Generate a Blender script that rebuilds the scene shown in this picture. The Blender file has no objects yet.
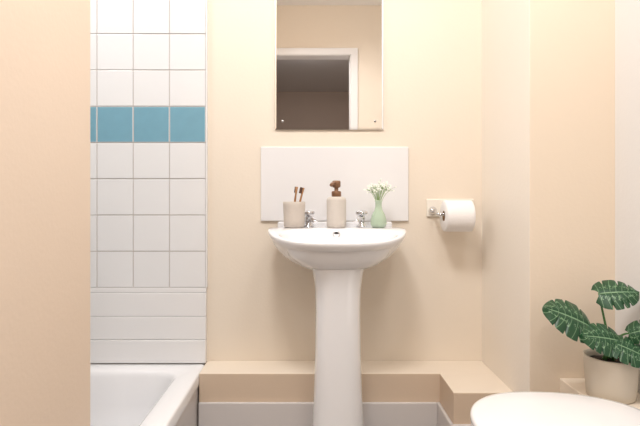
import bpy, bmesh, math, random
from mathutils import Vector, Matrix
random.seed(4)
S = bpy.context.scene
S.view_settings.view_transform = 'Standard'
S.view_settings.look = 'None'

# ---------------------------------------------------------------- materials
def srgb(r, g, b):
    def f(c):
        c /= 255.0
        return c/12.92 if c <= 0.04045 else ((c+0.055)/1.055)**2.4
    return (f(r), f(g), f(b), 1)

def mat(name, col, rough=0.5, metal=0.0, coat=0.0, bump=0.0, bscale=60, var=0.0, vscale=3.0, trans=0.0, sss=0.0):
    m = bpy.data.materials.new(name); m.use_nodes = True
    nt = m.node_tree; b = nt.nodes['Principled BSDF']
    b.inputs['Base Color'].default_value = col
    b.inputs['Roughness'].default_value = rough
    b.inputs['Metallic'].default_value = metal
    b.inputs['Coat Weight'].default_value = coat
    b.inputs['Coat Roughness'].default_value = 0.05
    b.inputs['Transmission Weight'].default_value = trans
    tc = nt.nodes.new('ShaderNodeTexCoord')
    if var > 0:
        n = nt.nodes.new('ShaderNodeTexNoise'); n.inputs['Scale'].default_value = vscale
        n.inputs['Detail'].default_value = 4
        nt.links.new(tc.outputs['Object'], n.inputs['Vector'])
        r = nt.nodes.new('ShaderNodeMix'); r.data_type = 'RGBA'
        r.inputs[6].default_value = col
        r.inputs[7].default_value = tuple(c*(1-var) for c in col[:3])+(1,)
        nt.links.new(n.outputs['Fac'], r.inputs[0])
        nt.links.new(r.outputs[2], b.inputs['Base Color'])
    if bump > 0:
        n2 = nt.nodes.new('ShaderNodeTexNoise'); n2.inputs['Scale'].default_value = bscale
        n2.inputs['Detail'].default_value = 3
        nt.links.new(tc.outputs['Object'], n2.inputs['Vector'])
        bp = nt.nodes.new('ShaderNodeBump'); bp.inputs['Strength'].default_value = bump
        bp.inputs['Distance'].default_value = 0.002
        nt.links.new(n2.outputs['Fac'], bp.inputs['Height'])
        nt.links.new(bp.outputs['Normal'], b.inputs['Normal'])
    return m

M_wall   = mat('wall_paint_cream', srgb(239, 226, 209), 0.55, bump=0.2, bscale=90, var=0.02)
M_wallL  = mat('wall_paint_peach', srgb(236, 216, 196), 0.6, bump=0.2, bscale=90, var=0.02)
M_wallR  = mat('wall_paint_white', srgb(229, 227, 225), 0.6, bump=0.2, bscale=90)
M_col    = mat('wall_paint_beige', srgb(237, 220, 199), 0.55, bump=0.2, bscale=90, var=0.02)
M_colS   = mat('wall_paint_lit_side', srgb(245, 236, 224), 0.55, bump=0.2, bscale=90, var=0.02)  # column paint made paler: light from the left put into the colour
M_ceil   = mat('ceiling_paint', srgb(245, 243, 240), 0.8, bump=0.1)
M_floor  = mat('vinyl_floor', srgb(150, 143, 138), 0.5, bump=0.1, var=0.2, vscale=12)
M_hall   = mat('hall_paint', srgb(178, 158, 144), 0.7)
M_hallc  = mat('hall_ceiling_paint', srgb(218, 215, 214), 0.8)
M_gloss  = mat('trim_gloss_white', srgb(238, 236, 235), 0.3, bump=0.05)
M_skirt  = mat('skirting_gloss_shaded', srgb(214, 208, 205), 0.3, bump=0.05)  # white gloss greyed: shade on low skirting and bath panel is in the colour
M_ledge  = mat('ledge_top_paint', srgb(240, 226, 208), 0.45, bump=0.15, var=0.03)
M_ledgeF = mat('ledge_paint_shaded', srgb(218, 196, 173), 0.45, bump=0.15, var=0.03)  # ledge paint darkened to tan: shade of the upright faces is painted in
M_tile   = mat('glazed_tile_white', srgb(237, 236, 236), 0.12, coat=0.4, bump=0.04, bscale=12)
M_tileb  = mat('glazed_tile_blue', srgb(122, 172, 192), 0.15, coat=0.4, bump=0.04, bscale=12, var=0.12, vscale=25)
M_grout  = mat('grout', srgb(212, 204, 198), 0.9, bump=0.2, bscale=200)
M_ceram  = mat('white_ceramic', srgb(243, 242, 243), 0.08, coat=0.6, bump=0.0)
M_splash = mat('splashback_gloss_white', srgb(238, 236, 236), 0.15, coat=0.4)
M_acry   = mat('white_acrylic', srgb(243, 242, 243), 0.15, coat=0.3)
M_chrome = mat('chrome', (0.75, 0.75, 0.77, 1), 0.08, metal=1)
M_bronze = mat('bronze_pump', srgb(134, 98, 72), 0.35, metal=0.3)
M_stone  = mat('stoneware_beige', srgb(208, 197, 186), 0.6, bump=0.4, bscale=180, var=0.12, vscale=60)
M_stone2 = mat('stoneware_light', srgb(212, 203, 193), 0.6, bump=0.3, bscale=180, var=0.08, vscale=60)
M_bamboo = mat('bamboo', srgb(176, 128, 84), 0.5, var=0.25, vscale=80)
M_brist  = mat('bristle_dark', srgb(90, 62, 48), 0.8)
M_dark   = mat('dark_hole', srgb(25, 22, 20), 0.8)
M_paper  = mat('tissue_paper', srgb(245, 241, 239), 0.95, bump=0.5, bscale=150)
M_card   = mat('cardboard', srgb(150, 120, 92), 0.9)
M_plate  = mat('holder_cream', srgb(243, 236, 224), 0.35)
M_vase   = mat('green_glass', srgb(208, 228, 202), 0.12, coat=0.3, trans=0.35)
M_stem   = mat('flower_stem', srgb(150, 180, 115), 0.6)
M_petal  = mat('white_petal', srgb(250, 250, 240), 0.7)
M_soil   = mat('soil', srgb(52, 38, 28), 0.95, bump=1, bscale=120, var=0.4, vscale=80)
M_pot    = mat('pot_cream', srgb(218, 206, 188), 0.5, bump=0.15, var=0.06, vscale=20)
M_stalk  = mat('plant_stalk', srgb(66, 110, 56), 0.45)
M_metal2 = mat('silver_edge', (0.7, 0.7, 0.7, 1), 0.2, metal=1)
M_screw  = mat('brushed_screw', (0.45, 0.43, 0.42, 1), 0.3, metal=1)
M_mirror = mat('mirror_silver', (0.93, 0.93, 0.93, 1), 0.0, metal=1)

def leaf_material():
    m = bpy.data.materials.new('monstera_leaf'); m.use_nodes = True
    nt = m.node_tree; b = nt.nodes['Principled BSDF']
    b.inputs['Roughness'].default_value = 0.4
    uv = nt.nodes.new('ShaderNodeUVMap'); uv.uv_map = 'UVMap'
    sep = nt.nodes.new('ShaderNodeSeparateXYZ'); nt.links.new(uv.outputs[0], sep.inputs[0])
    def mth(op, a, bb=None):
        n = nt.nodes.new('ShaderNodeMath'); n.operation = op
        for i, v in enumerate((a, bb)):
            if v is None: continue
            if isinstance(v, (int, float)): n.inputs[i].default_value = v
            else: nt.links.new(v, n.inputs[i])
        return n.outputs[0]
    t, s = sep.outputs[0], sep.outputs[1]
    sa = mth('ABSOLUTE', mth('SUBTRACT', s, 0.5))
    mid = mth('LESS_THAN', sa, 0.018)
    ph = mth('FRACT', mth('MULTIPLY', mth('SUBTRACT', t, mth('MULTIPLY', sa, 0.25)), 7.0))
    pd = mth('ABSOLUTE', mth('SUBTRACT', ph, 0.5))
    vein = mth('GREATER_THAN', pd, 0.455)
    nz = nt.nodes.new('ShaderNodeTexNoise'); nz.inputs['Scale'].default_value = 7; nz.inputs['Detail'].default_value = 6
    nz.inputs['Roughness'].default_value = 0.65
    mp = nt.nodes.new('ShaderNodeMapping'); mp.inputs['Scale'].default_value = (2.6, 1.6, 1)
    nt.links.new(uv.outputs[0], mp.inputs[0]); nt.links.new(mp.outputs[0], nz.inputs['Vector'])
    band = mth('SUBTRACT', 0.12, mth('ABSOLUTE', mth('SUBTRACT', sa, 0.2)))
    val = mth('ADD', nz.outputs['Fac'], mth('MULTIPLY', band, 0.9))
    patch = mth('GREATER_THAN', val, 0.635)
    light = mth('MAXIMUM', mth('MULTIPLY', mid, 0.65), mth('MAXIMUM', mth('MULTIPLY', vein, 0.45), mth('MULTIPLY', patch, 0.55)))
    mx = nt.nodes.new('ShaderNodeMix'); mx.data_type = 'RGBA'
    mx.inputs[6].default_value = srgb(30, 72, 42); mx.inputs[7].default_value = srgb(152, 186, 145)
    nt.links.new(light, mx.inputs[0]); nt.links.new(mx.outputs[2], b.inputs['Base Color'])
    return m
M_leaf = leaf_material()

# ---------------------------------------------------------------- helpers
def obj_from_bm(name, bm, m, smooth=False):
    me = bpy.data.meshes.new(name); bm.to_mesh(me); bm.free()
    o = bpy.data.objects.new(name, me); S.collection.objects.link(o)
    for mm in (m if isinstance(m, (list, tuple)) else [m]): me.materials.append(mm)
    if smooth:
        for p in me.polygons: p.use_smooth = True
    return o

def add_box(bm, x0, x1, y0, y1, z0, z1, mi=0, bev=0.0, seg=2):
    r = bmesh.ops.create_cube(bm, size=1)
    vs = r['verts']
    for v in vs:
        v.co = Vector(((x0+x1)/2+v.co.x*(x1-x0), (y0+y1)/2+v.co.y*(y1-y0), (z0+z1)/2+v.co.z*(z1-z0)))
    fs = set(f for v in vs for f in v.link_faces)
    for f in fs: f.material_index = mi
    if bev > 0:
        es = list(set(e for v in vs for e in v.link_edges))
        bmesh.ops.bevel(bm, geom=es, offset=bev, segments=seg, affect='EDGES', profile=0.5)

def box(name, x0, x1, y0, y1, z0, z1, m, bev=0.0, seg=2):
    bm = bmesh.new(); add_box(bm, x0, x1, y0, y1, z0, z1, 0, bev, seg)
    return obj_from_bm(name, bm, m)

def add_rings(bm, rings, cap0=True, cap1=True, mi=0):
    vr = [[bm.verts.new(p) for p in r] for r in rings]
    n = len(rings[0])
    for a, b in zip(vr[:-1], vr[1:]):
        for i in range(n):
            j = (i+1) % n
            f = bm.faces.new((a[i], a[j], b[j], b[i])); f.material_index = mi; f.smooth = True
    if cap0: f = bm.faces.new(list(reversed(vr[0]))); f.material_index = mi
    if cap1: f = bm.faces.new(vr[-1]); f.material_index = mi
    return vr

def lathe(name, prof, loc, m, n=48, axis='Z', cap0=True, cap1=True, lobes=0, lobe=0.0):
    bm = bmesh.new(); rings = []
    for r, h in prof:
        ring = []
        for i in range(n):
            a = 2*math.pi*i/n
            rr = r*(1+lobe*math.cos(lobes*a))
            if axis == 'Z': p = (rr*math.cos(a), rr*math.sin(a), h)
            elif axis == 'X': p = (h, rr*math.cos(a), rr*math.sin(a))
            else: p = (rr*math.sin(a), h, rr*math.cos(a))
            ring.append(Vector(p)+Vector(loc))
        rings.append(ring)
    add_rings(bm, rings, cap0, cap1)
    bmesh.ops.recalc_face_normals(bm, faces=bm.faces)
    o = obj_from_bm(name, bm, m)
    return o

def tube(name, pts, radii, m, n=12):
    bm = bmesh.new(); rings = []
    pts = [Vector(p) for p in pts]
    if not isinstance(radii, (list, tuple)): radii = [radii]*len(pts)
    prev = None
    for i, p in enumerate(pts):
        d = (pts[min(i+1, len(pts)-1)]-pts[max(i-1, 0)]).normalized()
        if prev is None:
            up = Vector((0, 0, 1)) if abs(d.z) < 0.9 else Vector((1, 0, 0))
            u = d.cross(up).normalized()
        else:
            u = (prev - d*prev.dot(d)).normalized()
        prev = u; w = d.cross(u)
        rings.append([p+(u*math.cos(2*math.pi*k/n)+w*math.sin(2*math.pi*k/n))*radii[i] for k in range(n)])
    add_rings(bm, rings)
    bmesh.ops.recalc_face_normals(bm, faces=bm.faces)
    return obj_from_bm(name, bm, m)

def bez(a, b, c, n=10):
    a, b, c = Vector(a), Vector(b), Vector(c)
    return [a*(1-t)**2+b*2*t*(1-t)+c*t*t for t in [i/n for i in range(n+1)]]

def group(name, loc, parts):
    e = bpy.data.objects.new(name, None); S.collection.objects.link(e)
    e.empty_display_size = 0.05; e.location = loc
    for p in parts:
        p.parent = e
        p.matrix_parent_inverse = Matrix.Translation(-Vector(loc))
    return e

# ---------------------------------------------------------------- room shell
CEIL = 2.65
box('floor', -2.3, 1.2, -2.7, 2.25, -0.05, 0.0, M_floor)
box('ceiling', -2.3, 1.2, -0.27, 2.25, CEIL, CEIL+0.05, M_ceil)
box('wall_back', -2.3, 0.708, 2.10, 2.25, 0, CEIL, M_wall)
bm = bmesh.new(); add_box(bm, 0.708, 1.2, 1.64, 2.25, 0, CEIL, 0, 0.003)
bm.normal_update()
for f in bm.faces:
    if f.normal.x < -0.9: f.material_index = 1  # left-facing side gets the lit tone
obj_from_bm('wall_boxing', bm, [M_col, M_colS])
box('wall_right', 0.986, 1.2, -0.15, 1.64, 0, CEIL, M_wallR)
box('wall_left', -0.75, -0.592, -0.15, 1.35, 0, CEIL, M_wallL, 0.004)
box('wall_alcove_front', -2.3, -0.75, 1.20, 1.35, 0, CEIL, M_wallR)
box('wall_alcove_end', -2.3, -2.15, 1.35, 2.10, 0, CEIL, M_wallR)
bm = bmesh.new()
add_box(bm, -0.75, -0.46, -0.27, -0.15, 0, CEIL)
add_box(bm, 0.345, 1.2, -0.27, -0.15, 0, CEIL)
add_box(bm, -0.46, 0.345, -0.27, -0.15, 2.235, CEIL)
obj_from_bm('wall_front', bm, M_wall)
bm = bmesh.new()
add_box(bm, 0.328, 0.345, -0.28, -0.14, 0, 2.235)
add_box(bm, -0.46, -0.443, -0.28, -0.14, 0, 2.235)
add_box(bm, -0.46, 0.345, -0.28, -0.14, 2.218, 2.235)
add_box(bm, 0.335, 0.392, -0.15, -0.134, 0, 2.275, 0, 0.003)
add_box(bm, -0.507, -0.45, -0.15, -0.134, 0, 2.275, 0, 0.003)
add_box(bm, -0.507, 0.392, -0.15, -0.133, 2.225, 2.28, 0, 0.003)
obj_from_bm('trim_door_frame', bm, M_gloss)
box('wall_hall_far', -1.4, 1.2, -2.7, -2.55, 0, 2.4, M_hall)
box('wall_hall_left', -1.5, -1.4, -2.7, -0.27, 0, 2.4, M_hall)
box('wall_hall_right', 1.2, 1.35, -2.7, -0.27, 0, 2.4, M_hall)
box('ceiling_hall', -1.5, 1.35, -2.7, -0.27, 2.4, 2.45, M_hallc)

# tiles
bm = bmesh.new()
z0 = 0.637; P = 0.15; xr = -0.4395
G = 0.0015
add_box(bm, -2.15, xr, 2.088, 2.10, z0, CEIL, 2)
for r in range(14):
    zb = z0+r*P
    for c in range(12):
        x1 = xr-c*P-G; x0 = max(x1-P+2*G, -2.149)
        if x1-x0 < 0.01: continue
        zt = min(zb+P-G, CEIL-0.001)
        add_box(bm, x0, x1, 2.084, 2.0885, zb+G, zt, 1 if r == 4 else 0, 0.0016, 2)
obj_from_bm('wall_tiles', bm, [M_tile, M_tileb, M_grout])
box('trim_tile_edge', -0.4395, -0.4335, 2.083, 2.10, 0.637, CEIL, M_gloss, 0.002)

# white boards above bath
bm = bmesh.new()
for i, (a, b, d) in enumerate([(0.328, 0.4225, 0.030), (0.424, 0.5185, 0.026), (0.520, 0.616, 0.022)]):
    add_box(bm, -2.15, -0.437, 2.10-d, 2.10, a, b, 0, 0.0025, 3)
add_box(bm, -2.15, -0.437, 2.10-0.017, 2.10, 0.617, 0.6365, 0, 0.003, 3)
obj_from_bm('trim_bath_upstand', bm, M_gloss)

# pipe boxing ledge
bm = bmesh.new()
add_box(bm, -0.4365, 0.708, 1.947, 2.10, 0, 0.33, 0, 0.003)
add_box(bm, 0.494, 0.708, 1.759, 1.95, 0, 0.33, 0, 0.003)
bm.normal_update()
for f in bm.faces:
    if f.normal.z < 0.5: f.material_index = 1  # all but the top take the painted-in shade
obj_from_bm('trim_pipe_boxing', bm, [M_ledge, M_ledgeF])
bm = bmesh.new()
add_box(bm, -0.4365, 0.482, 1.934, 1.947, 0, 0.222, 0, 0.004)
add_box(bm, 0.481, 0.494, 1.747, 1.947, 0, 0.222, 0, 0.004)
add_box(bm, 0.481, 0.708, 1.746, 1.759, 0, 0.222, 0, 0.004)
obj_from_bm('baseboard_back', bm, M_skirt)
box('trim_pipe_shelf', 0.805, 0.986, 1.405, 1.64, 0, 0.4245, M_ledge, 0.003)

# ---------------------------------------------------------------- bath
def rrect(x0, x1, y0, y1, r, z, n=10):
    pts = []
    for cx, cy, a0 in ((x1-r, y1-r, 0), (x0+r, y1-r, 90), (x0+r, y0+r, 180), (x1-r, y0+r, 270)):
        for i in range(n+1):
            a = math.radians(a0+90*i/n)
            pts.append(Vector((cx+r*math.cos(a), cy+r*math.sin(a), z)))
    return pts
BX0, BX1, BY0, BY1 = -2.145, -0.437, 1.355, 2.070
bm = bmesh.new()
R = []
R.append(rrect(BX0, BX1, BY0, BY1, 0.012, 0.285))
R.append(rrect(BX0, BX1, BY0, BY1, 0.012, 0.320))
R.append(rrect(BX0+.003, BX1-.003, BY0+.003, BY1-.003, 0.012, 0.3255))
R.append(rrect(BX0+.009, BX1-.009, BY0+.009, BY1-.009, 0.012, 0.328))
ix0, ix1, iy0, iy1 = BX0+0.08, BX1-0.088, BY0+0.06, BY1-0.085
R.append(rrect(ix0-.012, ix1+.012, iy0-.012, iy1+.012, 0.09, 0.3265))
R.append(rrect(ix0, ix1, iy0, iy1, 0.085, 0.320))
R.append(rrect(ix0+.006, ix1-.006, iy0+.006, iy1-.006, 0.085, 0.305))
R.append(rrect(ix0+.03, ix1-.025, iy0+.02, iy1-.02, 0.09, 0.20))
R.append(rrect(ix0+.06, ix1-.05, iy0+.035, iy1-.035, 0.10, 0.11))
R.append(rrect(ix0+.10, ix1-.09, iy0+.07, iy1-.07, 0.10, 0.075))
R.append(rrect(ix0+.16, ix1-.14, iy0+.11, iy1-.11, 0.10, 0.068))
add_rings(bm, R, cap0=False)
bmesh.ops.recalc_face_normals(bm, faces=bm.faces)
tub = obj_from_bm('tub', bm, M_acry)
bm = bmesh.new()
add_box(bm, BX1-0.022, BX1-0.006, BY0+0.004, BY1, 0, 0.288, 0, 0.002)
add_box(bm, BX0, BX1-0.006, BY0+0.004, BY0+0.02, 0, 0.288, 0, 0.002)
panel = obj_from_bm('side_panel', bm, M_skirt)
group('bathtub', (-1.29, 1.71, 0), [tub, panel])

# ---------------------------------------------------------------- mirror + splashback
bm = bmesh.new()
add_box(bm, -0.154, 0.296, 2.092, 2.10, 1.291, 1.892, 0, 0.0015)
glass_back = obj_from_bm('backing', bm, M_metal2)
bm = bmesh.new()
x0, x1, zz0, zz1 = -0.154, 0.296, 1.291, 1.892
b_ = 0.006
o4 = [(x0, 2.0915, zz0), (x1, 2.0915, zz0), (x1, 2.0915, zz1), (x0, 2.0915, zz1)]
i4 = [(x0+b_, 2.0905, zz0+b_), (x1-b_, 2.0905, zz0+b_), (x1-b_, 2.0905, zz1-b_), (x0+b_, 2.0905, zz1-b_)]
ov = [bm.verts.new(p) for p in o4]; iv = [bm.verts.new(p) for p in i4]
bm.faces.new(iv)
for i in range(4):
    j = (i+1) % 4
    bm.faces.new((ov[i], ov[j], iv[j], iv[i]))
bmesh.ops.recalc_face_normals(bm, faces=bm.faces)
glass = obj_from_bm('glass', bm, M_mirror)
scr = []
for k, (sx, sz) in enumerate([(-0.122, 1.326), (0.262, 1.326), (-0.122, 1.857), (0.262, 1.857)]):
    scr.append(lathe('screw_%d' % (k+1), [(0.0055, 0.0), (0.0055, -0.002), (0.004, -0.003), (0.001, -0.0032)], (sx, 2.0903, sz), M_screw, 20, 'Y'))
group('wall_mirror', (0.071, 2.10, 1.291), [glass_back, glass]+scr)

box('splashback', -0.2125, 0.400, 2.088, 2.10, 0.912, 1.22, M_splash, 0.003, 3)

# ---------------------------------------------------------------- pedestal basin
X0 = 0.094
N = 96
def outer(i, s=1.0, cy=2.0):
    a = 2*math.pi*i/N; c, sn = math.cos(a), math.sin(a)
    if sn >= 0:
        e = 2/3.6
        x = 0.262*math.copysign(abs(c)**e, c); y = 1.93+0.155*abs(sn)**e
    else:
        e = 2/2.15
        x = 0.262*math.copysign(abs(c)**e, c); y = 1.93-0.25*abs(sn)**e
    return x*s, cy+(y-cy)*s
def bowl(i, s=1.0):
    a = 2*math.pi*i/N; c, sn = math.cos(a), math.sin(a)
    x = 0.210*math.copysign(abs(c)**0.9, c)*s
    y = 1.825+(0.112 if sn > 0 else 0.124)*math.copysign(abs(sn)**0.9, sn)*s
    return x, y
def ztop(y):
    t = max(0, min(1, (y-1.68)/(1.94-1.68))); t = t*t*(3-2*t)
    return 0.861+0.031*t
rings = []
for z, s, cy in [(0.722, .30, 1.90), (0.738, .36, 1.90), (0.752, .52, 1.92), (0.770, .67, 1.95), (0.795, .80, 1.98), (0.825, .90, 2.0)]:
    rings.append([Vector((X0+outer(i, s, cy)[0], outer(i, s, cy)[1], z)) for i in range(N)])
for dz, s in [(-.030, .965), (-.014, .993), (-.007, 1.0), (-.002, .996), (0, .982)]:
    rings.append([Vector((X0+outer(i, s)[0], outer(i, s)[1], ztop(outer(i, s)[1])+dz)) for i in range(N)])
for f in (0.35, 0.7, 0.9):
    ring = []
    for i in range(N):
        ax, ay = outer(i, .982); bx, by = bowl(i, 1.0)
        x = ax+(bx-ax)*f; y = ay+(by-ay)*f
        ring.append(Vector((X0+x, y, ztop(y)-(0.001 if f > .8 else 0))))
    rings.append(ring)
for s, dz in [(1.0, -.004), (.975, -.012), (.94, -.035), (.86, -.07), (.70, -.10), (.45, -.118), (.2, -.124), (.09, -.126)]:
    rings.append([Vector((X0+bowl(i, s)[0], bowl(i, s)[1], ztop(bowl(i, s)[1])+dz)) for i in range(N)])
bm = bmesh.new(); add_rings(bm, rings)
bmesh.ops.recalc_face_normals(bm, faces=bm.faces)
add_box(bm, X0-0.235, X0+0.235, 2.062, 2.0865, 0.872, 0.911, 0, 0.008, 4)
basin = obj_from_bm('basin', bm, M_ceram)
rings = []
for z, w, d in [(0.0, .116, .105), (0.02, .116, .105), (0.05, .106, .100), (0.15, .094, .092), (0.30, .088, .086), (0.45, .083, .082), (0.60, .081, .080), (0.68, .083, .083), (0.72, .088, .088), (0.752, .094, .094), (0.765, .096, .094)]:
    ring = []
    for i in range(64):
        a = 2*math.pi*i/64; c, sn = math.cos(a), math.sin(a)
        e = 2/2.6
        ring.append(Vector((X0+w*math.copysign(abs(c)**e, c), 1.84+d*math.copysign(abs(sn)**e, sn)*(1 if sn < 0 else .9), z)))
    rings.append(ring)
bm = bmesh.new(); add_rings(bm, rings)
bmesh.ops.recalc_face_normals(bm, faces=bm.faces)
ped = obj_from_bm('pedestal', bm, M_ceram)
ovf_r = lathe('overflow_ring', [(0.014, 0.0), (0.014, -0.003), (0.0105, -0.004), (0.0100, 0.0)], (X0, 1.934, 0.868), M_chrome, 28, 'Y', cap1=False)
ovf_h = lathe('overflow_hole', [(0.0100, 0.0), (0.0100, -0.0015)], (X0, 1.934, 0.868), M_dark, 28, 'Y')
drain = lathe('plug_hole', [(0.021, 0.0), (0.021, 0.003), (0.016, 0.004), (0.004, 0.003)], (X0, 1.825, 0.755), M_chrome, 28)
group('pedestal_sink', (X0, 1.9, 0), [basin, ped, ovf_r, ovf_h, drain])

# taps
DZ = 0.8922
def tap(x, y, ang):
    ps = []
    ps.append(lathe('base', [(0.021, 0), (0.021, 0.004), (0.0165, 0.008), (0.0125, 0.014), (0.0125, 0.030), (0.015, 0.036), (0.012, 0.041), (0.007, 0.043), (0.007, 0.048)], (x, y, DZ), M_chrome, 36))
    ps.append(lathe('handle', [(0.006, 0.044), (0.018, 0.047), (0.0215, 0.053), (0.0215, 0.060), (0.016, 0.065), (0.004, 0.067)], (x, y, DZ), M_chrome, 64, lobes=4, lobe=0.14))
    dx, dy = math.sin(ang), -math.cos(ang)
    pts = bez((x, y, DZ+0.024), (x+dx*0.045, y+dy*0.045, DZ+0.047), (x+dx*0.082, y+dy*0.082, DZ+0.020), 12)
    ps.append(tube('spout', pts, [0.0105]*5+[0.010]*4+[0.0095]*4, M_chrome, 16))
    return group('basin_tap', (x, y, DZ), ps)
tap(-0.014, 2.03, 0.35)
tap(0.200, 2.03, -0.35)

# ---------------------------------------------------------------- items on the basin
cx, cy = -0.070, 1.988
cup = lathe('tumbler', [(0.036, 0), (0.0405, 0.003), (0.042, 0.03), (0.0435, 0.085), (0.044, 0.1), (0.0425, 0.1015), (0.040, 0.1), (0.038, 0.06), (0.034, 0.01)], (cx, cy, DZ), M_stone, 56)
cp = [cup]
for k, (bx, by, tx, ty, h) in enumerate([(-0.01, 0.01, 0.010, 0.005, 0.160), (0.002, -0.01, 0.036, -0.002, 0.156)]):
    a = Vector((cx+bx, cy+by, DZ+0.013)); b = Vector((cx+tx, cy+ty, DZ+h))
    cp.append(tube('brush_handle_%d' % (k+1), [a, a.lerp(b, .5), a.lerp(b, .8), a.lerp(b, .86), b], [.0045, .005, .0035, .0042, .0055], M_bamboo, 12))
    d = (b-a).normalized()
    bm = bmesh.new()
    add_box(bm, -0.0045, 0.0045, -0.013, -0.003, -0.024, 0.0, 0, 0.001)
    o = obj_from_bm('bristles_%d' % (k+1), bm, M_brist)
    o.matrix_world = Matrix.Translation(b) @ d.to_track_quat('Z', 'X').to_matrix().to_4x4() @ Matrix.Rotation(0.6+k*1.2, 4, 'Z')
    cp.append(o)
group('toothbrush_holder', (cx, cy, DZ), cp)
bpy.context.view_layer.update()

cx, cy = 0.096, 1.985
body = lathe('bottle', [(0.035, 0), (0.038, 0.003), (0.0385, 0.02), (0.0385, 0.106), (0.037, 0.114), (0.031, 0.119), (0.018, 0.1215), (0.014, 0.122), (0.013, 0.124)], (cx, cy, DZ), M_stone2, 56)
collar = lathe('collar', [(0.0165, 0.121), (0.019, 0.124), (0.019, 0.140), (0.0165, 0.143), (0.008, 0.144), (0.008, 0.156), (0.0145, 0.158), (0.0165, 0.162), (0.0165, 0.181), (0.014, 0.184), (0.003, 0.185)], (cx, cy, DZ), M_bronze, 36)
noz = tube('nozzle', bez((cx, cy, DZ+0.173), (cx-0.018, cy-0.03, DZ+0.177), (cx-0.022, cy-0.045, DZ+0.165), 8), [.007]*5+[.0065]*4, M_bronze, 14)
group('soap_dispenser', (cx, cy, DZ), [body, collar, noz])

cx, cy = 0.262, 1.985
vase = lathe('bottle_vase', [(0.022, 0), (0.028, 0.003), (0.032, 0.015), (0.031, 0.032), (0.025, 0.052), (0.016, 0.068), (0.0125, 0.082), (0.0125, 0.098), (0.0155, 0.106), (0.0140, 0.107), (0.0105, 0.098), (0.0105, 0.082), (0.014, 0.066), (0.022, 0.05), (0.0285, 0.03), (0.028, 0.012), (0.022, 0.006)], (cx, cy, DZ), M_vase, 48)
vp = [vase]
bmS = bmesh.new(); bmF = bmesh.new()
def add_tube(bm, pts, r, n=5):
    rings = []
    for i, p in enumerate(pts):
        d = (pts[min(i+1, len(pts)-1)]-pts[max(i-1, 0)]).normalized()
        u = d.cross(Vector((0.3, 1, 0.1))).normalized(); w = d.cross(u)
        rings.append([p+(u*math.cos(2*math.pi*k/n)+w*math.sin(2*math.pi*k/n))*r for k in range(n)])
    add_rings(bm, rings)
def blossom(c, r):
    nrm = Vector((random.uniform(-.5, .5), -1, random.uniform(0, .9))).normalized()
    res = bmesh.ops.create_icosphere(bmF, subdivisions=1, radius=r*0.6)
    for v in res['verts']: v.co += c
    u = nrm.cross(Vector((0, 0, 1))).normalized(); w = nrm.cross(u)
    for k in range(5):
        a = 2*math.pi*k/5
        d = u*math.cos(a)+w*math.sin(a); e = nrm.cross(d)
        q = [c, c+d*r*.6+e*r*.45, c+d*r*1.15+nrm*r*.2, c+d*r*.6-e*r*.45]
        bmF.faces.new([bmF.verts.new(p) for p in q])
for k in range(22):
    a = 2*math.pi*k*0.618; rad = 0.050*math.sqrt((k+0.5)/22)
    hh = 0.178-0.35*rad-random.uniform(0, 0.024)
    top = Vector((cx+rad*math.cos(a), cy+rad*math.sin(a)*0.6, DZ+hh))
    pts = bez((cx+random.uniform(-.006, .006), cy+random.uniform(-.006, .006), DZ+0.02), (cx, cy, DZ+0.12), top, 8)
    add_tube(bmS, pts, 0.0009)
    for j in range(7):
        q = top+Vector((random.gauss(0, .007), random.gauss(-.002, .006), random.gauss(0.002, .008)))
        q.z = max(q.z, DZ+0.120)
        add_tube(bmS, [pts[-2], (pts[-2]+q)/2+Vector((0, 0, .002)), q], 0.0005, 4)
        blossom(q+Vector((0, -0.001, 0)), random.uniform(0.0026, 0.0039))
vp.append(obj_from_bm('stems', bmS, M_stem)); vp.append(obj_from_bm('blossoms', bmF, M_petal))
group('flower_vase', (cx, cy, DZ), vp)

# ---------------------------------------------------------------- toilet roll holder
hp = []
hp.append(box('wall_plate', 0.476, 0.672, 2.090, 2.10, 0.930, 1.004, M_plate, 0.004, 3))
hp.append(lathe('arm_boss', [(0.017, 0), (0.017, -0.006), (0.011, -0.012), (0.0065, -0.02)], (0.500, 2.09, 0.955), M_chrome, 28, 'Y'))
hp.append(tube('arm', [(0.500, 2.085, 0.955), (0.500, 2.02, 0.948), (0.502, 2.004, 0.9445), (0.512, 1.9985, 0.943), (0.56, 1.998, 0.943), (0.636, 1.998, 0.943), (0.640, 1.998, 0.943)], [.0055, .0055, .0055, .0055, .0055, .0055, .009], M_chrome, 16))
prof = [(0.021, 0.522), (0.0595, 0.522), (0.0615, 0.524), (0.062, 0.53), (0.062, 0.622), (0.0615, 0.628), (0.0595, 0.630), (0.021, 0.630)]
hp.append(lathe('paper_roll', prof, (0, 1.998, 0.937), M_paper, 64, 'X', cap0=False, cap1=False))
hp.append(lathe('cardboard_core', [(0.0212, 0.5225), (0.0198, 0.5225), (0.0198, 0.6295), (0.0212, 0.6295)], (0, 1.998, 0.937), M_card, 40, 'X', cap0=False, cap1=False))
group('toilet_roll_holder', (0.574, 2.10, 0.937), hp)

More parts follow.
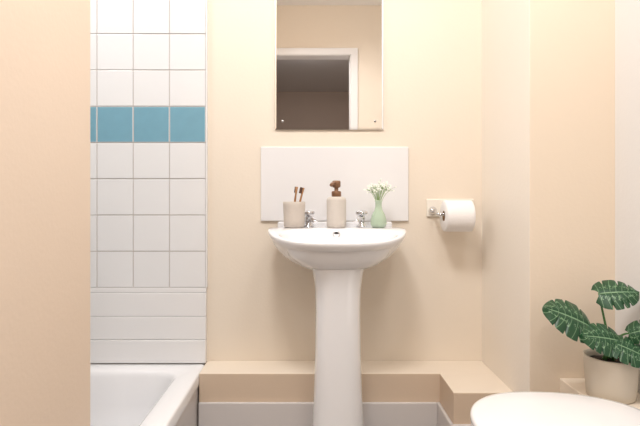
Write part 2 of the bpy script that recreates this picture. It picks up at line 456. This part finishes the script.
# ---------------------------------------------------------------- toilet
TY = 1.240
def egg(s, z, x_front=0.400, x_back=0.87, hw=0.196, n=72):
    xc = x_front+0.20; pts = []
    for i in range(n):
        a = 2*math.pi*i/n; c, sn = math.cos(a), math.sin(a)
        if c < 0:
            x = xc-(xc-x_front)*abs(c)**0.95*s; y = TY+hw*math.copysign(abs(sn)**0.95, sn)*s
        else:
            e = 0.72
            x = xc+(x_back-xc)*abs(c)**e*s
            y = TY+hw*(1-0.14*(abs(c)**1.6))*math.copysign(abs(sn)**e, sn)*s
        pts.append(Vector((x, y, z)))
    return pts
def loft(name, rs, m):
    bm = bmesh.new(); add_rings(bm, rs)
    bmesh.ops.recalc_face_normals(bm, faces=bm.faces)
    return obj_from_bm(name, bm, m)
tp = []
tp.append(loft('lid', [egg(.95, .439), egg(.985, .440), egg(1, .445), egg(1, .454), egg(.992, .459), egg(.97, .4625), egg(.90, .4650), egg(.6, .4675), egg(.3, .4685), egg(.08, .469)], M_acry))
tp.append(loft('seat', [egg(.95, .413), egg(.985, .414), egg(.99, .42), egg(.99, .433), egg(.975, .4375), egg(.90, .438)], M_acry))
bowlr = []
for z, s, xo in [(0.0, .52, .10), (0.02, .53, .10), (0.06, .50, .10), (0.16, .50, .09), (0.25, .62, .07), (0.32, .80, .04), (0.37, .92, .015), (0.40, .96, 0.0), (0.411, .95, 0)]:
    bowlr.append([p+Vector((xo, 0, 0)) for p in egg(s, z)])
tp.append(loft('pan', bowlr, M_ceram))
tp.append(box('rear_deck', 0.80, 0.985, TY-0.15, TY+0.15, 0.0, 0.411, M_ceram, 0.02, 4))
for k, dy in enumerate((-0.08, 0.08)):
    tp.append(lathe('hinge_%d' % (k+1), [(0.011, -0.022), (0.012, -0.02), (0.012, 0.02), (0.011, 0.022)], (0.882, TY+dy, 0.425), M_chrome, 24))
group('toilet', (0.7, TY, 0), tp)

# ---------------------------------------------------------------- potted monstera
px, py, pz = 0.884, 1.492, 0.4250
pp = []
pp.append(lathe('pot', [(0.060, 0), (0.064, 0.003), (0.067, 0.03), (0.0715, 0.100), (0.073, 0.116), (0.0725, 0.120), (0.068, 0.120), (0.066, 0.108), (0.065, 0.09)], (px, py, pz), M_pot, 64, cap1=False))
pp.append(lathe('soil', [(0.0655, 0.094), (0.0655, 0.100), (0.03, 0.106), (0.005, 0.107)], (px, py, pz), M_soil, 48))
def leaf(name, base, tip, nrm, width, curl=0.15, seed=0, root=None):
    base, tip = Vector(base), Vector(tip); L = (tip-base).length
    f = (tip-base).normalized(); n = Vector(nrm); n = (n-f*n.dot(f)).normalized(); r = f.cross(n)
    rnd = random.Random(seed)
    bm = bmesh.new(); uvl = bm.loops.layers.uv.new('UVMap')
    NT, NV = 90, 10
    notches = [(rnd.uniform(.2, .3), 1), (rnd.uniform(.42, .5), 1), (rnd.uniform(.62, .72), 1),
               (rnd.uniform(.25, .35), -1), (rnd.uniform(.48, .56), -1), (rnd.uniform(.68, .78), -1)]
    def wfun(t):
        return (math.sin(math.pi*min(1, (t+0.03)/1.03)**0.72))**0.62 if t < 1 else 0
    grid = []
    for i in range(NT+1):
        t = i/NT; row = []
        for j in range(-NV, NV+1):
            s = j/NV; a = abs(s)
            nn = 0
            for (tn, sd) in notches:
                if sd*s > 0: nn = max(nn, math.exp(-((t-tn)/0.015)**2))
            ww = width/2*wfun(t)*(1-0.34*nn)
            x = s*ww
            yy = t*L - 0.24*L*a**1.4*(1-t)**2.2*wfun(max(t, .03)) + 0.14*L*a*a*(1-t)*t*2
            zc = -curl*width*(a**2) - 0.16*L*t*t + 0.02*L*math.sin(t*5*2*math.pi)*a*0.25
            zc += -0.03*width*math.exp(-(a/0.08)**2)
            row.append((bm.verts.new(base+f*yy+r*x+n*zc), t, (s+1)/2))
        grid.append(row)
    for i in range(NT):
        for j in range(2*NV):
            q = [grid[i][j], grid[i][j+1], grid[i+1][j+1], grid[i+1][j]]
            fc = bm.faces.new([v[0] for v in q]); fc.smooth = True
            for lp, v in zip(fc.loops, q): lp[uvl].uv = (v[1]+seed*3.0, v[2])
    bmesh.ops.remove_doubles(bm, verts=bm.verts, dist=1e-5)
    o = obj_from_bm(name, bm, M_leaf)
    pp.append(o)
    rt = root or (px+rnd.uniform(-.018, .018), py+rnd.uniform(-.018, .018), pz+0.100)
    mid = (Vector(rt)+base)/2+Vector((0, 0, 0.045))+f*(-0.01)
    pts = bez(rt, mid, base, 12)
    pp.append(tube(name.replace('leaf', 'stalk'), pts, [0.0040-0.0016*i/12 for i in range(13)], M_stalk, 10))
leaf('leaf_1', (0.810, 1.47, 0.640), (0.690, 1.45, 0.705), (-.1, -1, 1.0), 0.130, .12, 1)
leaf('leaf_2', (0.848, 1.49, 0.730), (0.950, 1.46, 0.750), (.0, -1, 1.1), 0.108, .12, 2)
leaf('leaf_3', (0.880, 1.44, 0.605), (0.775, 1.42, 0.632), (-.1, -1, .9), 0.104, .12, 3)
leaf('leaf_4', (0.862, 1.43, 0.600), (0.950, 1.39, 0.570), (.1, -1, 1.0), 0.096, .12, 4)
leaf('leaf_5', (0.912, 1.45, 0.622), (0.966, 1.38, 0.666), (.0, -1, .7), 0.070, .12, 5)
group('potted_monstera', (px, py, pz), pp)

# ---------------------------------------------------------------- lights
def area(name, loc, target, size, power, col=(1, 1, 1)):
    l = bpy.data.lights.new(name, 'AREA'); l.shape = 'DISK'; l.size = size; l.energy = power; l.color = col
    o = bpy.data.objects.new(name, l); S.collection.objects.link(o)
    o.location = loc
    o.rotation_euler = (Vector(target)-Vector(loc)).to_track_quat('-Z', 'Y').to_euler()
    return o
area('ceiling_light', (-0.15, 0.74, CEIL-0.06), (0.22, 1.65, 0.0), 0.42, 22, (1.0, 0.99, 0.985))
area('ceiling_light', (0.55, 0.60, CEIL-0.06), (0.0, 1.9, 0.3), 0.35, 8.5, (1.0, 0.99, 0.985))
area('alcove_fill', (-1.25, 1.56, CEIL-0.05), (-0.7, 1.62, 0), 0.4, 7.0, (1.0, 0.99, 0.985))  # added fill, no fitting: brightens bath, tiles and column side
area('hall_fill', (0.0, -0.55, 2.36), (0.0, -1.2, 0), 0.3, 17, (1.0, 0.97, 0.95))  # added fill, kept out of the mirror's view, brightens the reflected hall
w = bpy.data.worlds.new('world'); S.world = w; w.use_nodes = True
w.node_tree.nodes['Background'].inputs[0].default_value = (1, .97, .94, 1)
w.node_tree.nodes['Background'].inputs[1].default_value = 0.15

# ---------------------------------------------------------------- camera
cam = bpy.data.cameras.new('camera'); co = bpy.data.objects.new('camera', cam); S.collection.objects.link(co)
co.location = (0, 0, 1.02); co.rotation_euler = (math.radians(90), 0, 0)
cam.sensor_width = 36; cam.lens = 36*504/640
cam.shift_x = 8/640; cam.shift_y = -18/640
cam.clip_start = 0.01
S.camera = co
